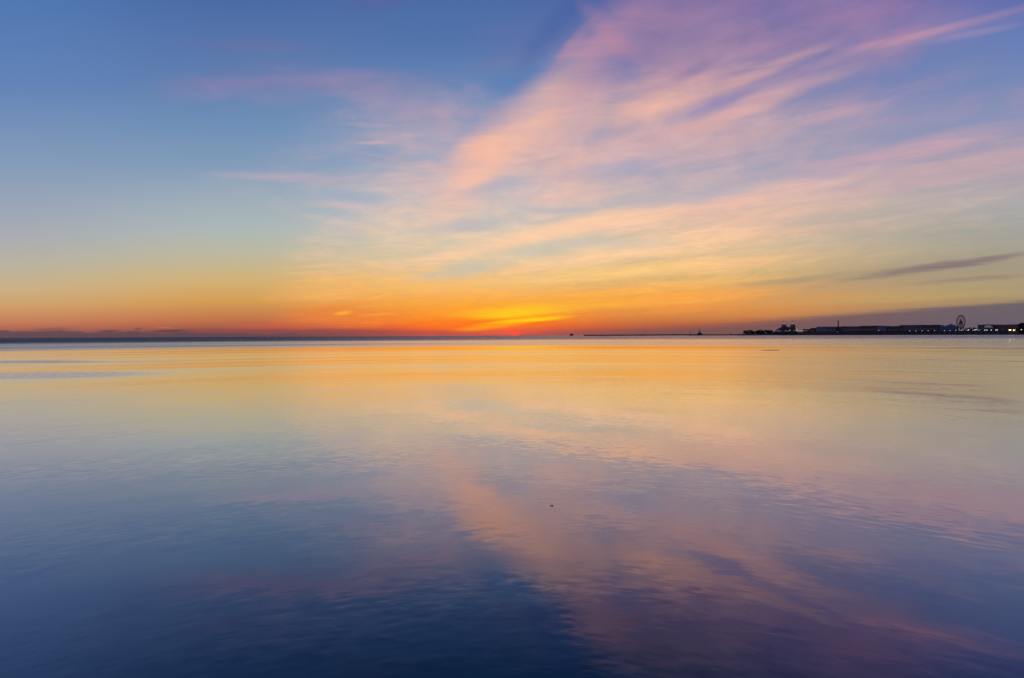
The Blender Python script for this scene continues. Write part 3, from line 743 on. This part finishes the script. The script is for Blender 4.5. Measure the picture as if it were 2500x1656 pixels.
# intake crib alone on the horizon
D = 4300; s = D/F
root = empty('water_crib', ray(1395.2, D, 0), 0)
b = new(); lathe(b, [(4.4*s, -2), (4.4*s, 1.2*s), (4.0*s, 1.5*s)], 20); mesh_obj('base', b, M_STONE, root)
b = new(); lathe(b, [(3.8*s, 1.5*s+.003), (3.6*s, 3.0*s)], 16); mesh_obj('wall', b, M_BRICK, root)
b = new(); lathe(b, [(3.9*s, 3.0*s+.003), (2.6*s, 4.3*s), (1.2*s, 4.9*s), (0, 5.1*s)], 16); mesh_obj('roof', b, M_DROOF, root)
b = new(); tube(b, (0, 0, 5.0*s), (0, 0, 6.8*s), .8, .5); mesh_obj('mast', b, M_STEEL, root)
b = new(); box(b, 2.6*s, 4.2*s, -1.2*s, 1.2*s, 1.5*s, 4.6*s); mesh_obj('side_tower', b, M_BRICK, root)
tag(root, 'lone squat dark crib standing in the lake left of the breakwater', 'water crib')

# ------------------------------------------------------------------ lamps
def make_lamp(hm, hr, bulb):
    root = empty('street_lamp', (0, 0, 0))
    b = new(); lathe(b, [(.22, 0), (.22, .6), (.11, .7), (.08, hm)], 8); mesh_obj('post', b, M_STEEL, root)
    b = new(); lathe(b, [(0, hm-hr*.9)]+[(hr*math.cos(t), hm+hr*math.sin(t)) for t in [R(a) for a in (-60, -30, 0, 30, 60)]]+[(0, hm+hr)], 10)
    mesh_obj('lamp_globe', b, bulb, root)
    return root
def lamps(lst, hm, hr, bulb, group, back=-0.9):
    proto = make_lamp(hm, hr, bulb); first = True
    for X, dzp, lb in lst:
        o = proto if first else copy_tree(proto); first = False
        p = pier_pt(X, 2.0+back, DECK+dzp); o.location = p
        tag(o, lb, 'street lamp', group)
ord_ = ['first','second','third','fourth','fifth','sixth','seventh','eighth','ninth','tenth','eleventh','twelfth','thirteenth','fourteenth','fifteenth','sixteenth','seventeenth','eighteenth']
G1 = 'string of white lamps in front of the ballroom'
x1 = [1897.5, 1901.7, 1905.6, 1913.5, 1917.5, 1921.5, 1926, 1930.3, 1934.7, 1939, 1943.3, 1947.6, 1951.8, 1956, 1960.4, 1964.8, 1969.3]
lamps([(X, 0, f'{ord_[i]} white lamp from the left in the string along the ballroom') for i, X in enumerate(x1)], 14.0, .6, M_LAMPD, G1)
lamps([(1915.6, 3, 'brighter white lamp above the string at the left tower foot'), (1928.5, 3, 'brighter white lamp above the string between the two towers'), (1934, 3, 'brighter white lamp above the string at the right tower foot'), (1944.5, 3, 'brighter white lamp above the string right of the right tower')], 14.0, .8, M_LAMPW, 'brighter lamps above the ballroom string')
G2 = 'row of evenly spaced white lamps along the pier promenade'
x2 = [2221, 2236, 2251.5, 2266, 2281.5, 2306, 2319.5, 2333.5, 2347, 2361.5, 2375.5, 2390]
lamps([(X, 0, f'{ord_[i]} lamp from the left in the evenly spaced row left and right of the wheel') for i, X in enumerate(x2)], 9.6, .62, M_LAMPD, G2)
lamps([(2044.5, 0, 'single dim white lamp below the tall chimney'), (2145, 3, 'single dim lamp under the pale rounded hall')], 9.0, .6, M_LAMPD, None)
lamps([(2380, .8, 'small white lamp just left of the arched hall, left of a pair'), (2383, 1.5, 'small white lamp just left of the arched hall, right of a pair'), (2364.5, 1, 'small white lamp beside the tenth promenade lamp'), (2404.5, 0, 'white lamp under the left part of the glass arch'), (2409.5, 0, 'brightest white lamp under the middle of the glass arch'), (2420, 0, 'white lamp under the right part of the glass arch'), (2431.5, 0, 'left of two bright white lamps right of the glass arch'), (2434.5, 0, 'right of two bright white lamps right of the glass arch'), (2479.5, 0, 'white lamp between the orange lamps and the dark tree'), (2484.8, -1, 'small white lamp at the foot of the dark tree'), (2493.5, 0, 'white lamp in front of the dark tree at the picture edge')], 9.8, .8, M_LAMPW, 'bright white lamps on the shore end of the pier')
lamps([(2464.5, -.2, 'left of two big orange lamps adjoining each other'), (2467, 0, 'right of two big orange lamps adjoining each other'), (2475, -1, 'lone orange lamp right of the orange pair')], 9.8, 1.25, M_LAMPO, 'orange lamps on the shore end of the pier')

# ------------------------------------------------------------------ gulls and driftwood
def gull(X, Y, D, span_, bank, label, rz=0, fold=.25):
    hy = 825.6-.0048*X
    z = CAM_H+(hy-Y)/F*D
    b = new()
    prof = [(-.30, 0, .012), (-.24, 0, .05), (-.1, 0, .085), (.06, 0, .085), (.18, .01, .055), (.24, .015, .05), (.29, .01, .035), (.35, 0, .008)]
    rings = []
    for x, dz, r in prof:
        rings.append([b.verts.new((x, r*math.cos(t), dz+r*.85*math.sin(t))) for t in [2*math.pi*k/10 for k in range(10)]])
    for a, c in zip(rings, rings[1:]):
        for k in range(10): b.faces.new((a[k], a[(k+1) % 10], c[(k+1) % 10], c[k]))
    b.faces.new(rings[0]); b.faces.new(rings[-1][::-1])
    for sgn in (-1, 1):
        secs = [(.03, .13, .11, .03), (.25, .16, .10, .12), (.45, .11, .085, .09), (.62, .0, .05, .03), (.72, -.08, .01, -.02)]
        prev = None
        for yy, xc, ch, zz in secs:
            f = [b.verts.new((xc, sgn*yy, zz+fold*yy*.2)), b.verts.new((xc-ch, sgn*yy, zz+fold*yy*.2+.012)), b.verts.new((xc-2*ch, sgn*yy, zz+fold*yy*.2)), b.verts.new((xc-ch, sgn*yy, zz+fold*yy*.2-.006))]
            if prev:
                for k in range(4): b.faces.new((prev[k], prev[(k+1) % 4], f[(k+1) % 4], f[k]))
            else: b.faces.new(f)
            prev = f
        b.faces.new(prev[::-1])
    bmesh.ops.recalc_face_normals(b, faces=b.faces)
    o = mesh_obj('gull', b, M_BIRD)
    o.location = ray(X, D, z); o.scale = (span_/1.45,)*3; o.rotation_euler = (bank, 0, rz)
    tag(o, label, 'bird', 'gulls far off in the sky')
gull(108, 566, 420, 1.3, R(28), 'tiny gull in clear sky near the left edge of the picture', R(-25))
gull(1757, 484, 430, 1.3, R(-5), 'tiny gull high over the right clouds above the breakwater', R(70))
gull(2034, 785, 500, 1.1, R(10), 'tiny gull just left of the top of the thin chimney', R(50))
gull(669, 804.5, 520, 1.2, R(15), 'tiny gull low over the left horizon', R(80))

def drift(X, Y, L, label, rz, thick):
    dip = Y-(825.6-.0048*X); D = CAM_H*F/dip
    root = empty('driftwood', ray(X, D, 0), rz)
    b = new(); seg = 12; rings = []
    rnd = random.Random(int(X))
    for i in range(seg+1):
        t = i/seg; x = (t-.5)*L
        r = thick*(.45+.75*t)*(1+rnd.uniform(-.18, .18))*(1 if 0 < i < seg else .55)
        zz = thick*(.55+.35*math.sin(t*5))
        rings.append([b.verts.new((x, r*1.1*math.cos(a), zz+r*math.sin(a))) for a in [2*math.pi*k/10 for k in range(10)]])
    for a, c in zip(rings, rings[1:]):
        for k in range(10): b.faces.new((a[k], a[(k+1) % 10], c[(k+1) % 10], c[k]))
    b.faces.new(rings[0]); b.faces.new(rings[-1][::-1]); bmesh.ops.recalc_face_normals(b, faces=b.faces)
    mesh_obj('stem', b, M_WOOD, root, True)
    b = new(); tube(b, (L*.36, 0, thick*.6), (L*.44, -thick*1.2, thick*2.6), thick*.5, thick*.2, 6)
    tube(b, (L*.30, 0, thick*.4), (L*.38, thick*2.4, thick*.5), thick*.4, thick*.15, 6)
    mesh_obj('branch_stub', b, M_WOOD, root)
    b = new(); tube(b, (-L*.42, 0, thick*.4), (-L*.52, 0, thick*1.5), thick*.4, thick*.15, 6); mesh_obj('twig', b, M_WOOD, root)
    tag(root, label, 'driftwood')
drift(1345, 1236, .083, 'tiny dark stub of driftwood floating alone on the near water', R(4), .010)
drift(1880, 855.5, 5.0, 'long thin dark branch floating far out below the pier trees', R(8), .055)

# ------------------------------------------------------------------ camera and render
cam = bpy.data.cameras.new('camera'); co = bpy.data.objects.new('camera', cam); COL.objects.link(co)
cam.sensor_width = 36; cam.lens = 36*F/2500; cam.clip_start = .1; cam.clip_end = 200000
pitch = math.atan((828-HOR)/F)
co.matrix_world = Matrix.Translation((0, 0, CAM_H)) @ Matrix.Rotation(R(90)-pitch, 4, 'X') @ Matrix.Rotation(-.0048, 4, 'Z')
SC.camera = co
SC.view_settings.view_transform = 'Standard'; SC.view_settings.look = 'None'
SC.view_settings.exposure = 0; SC.view_settings.gamma = 1
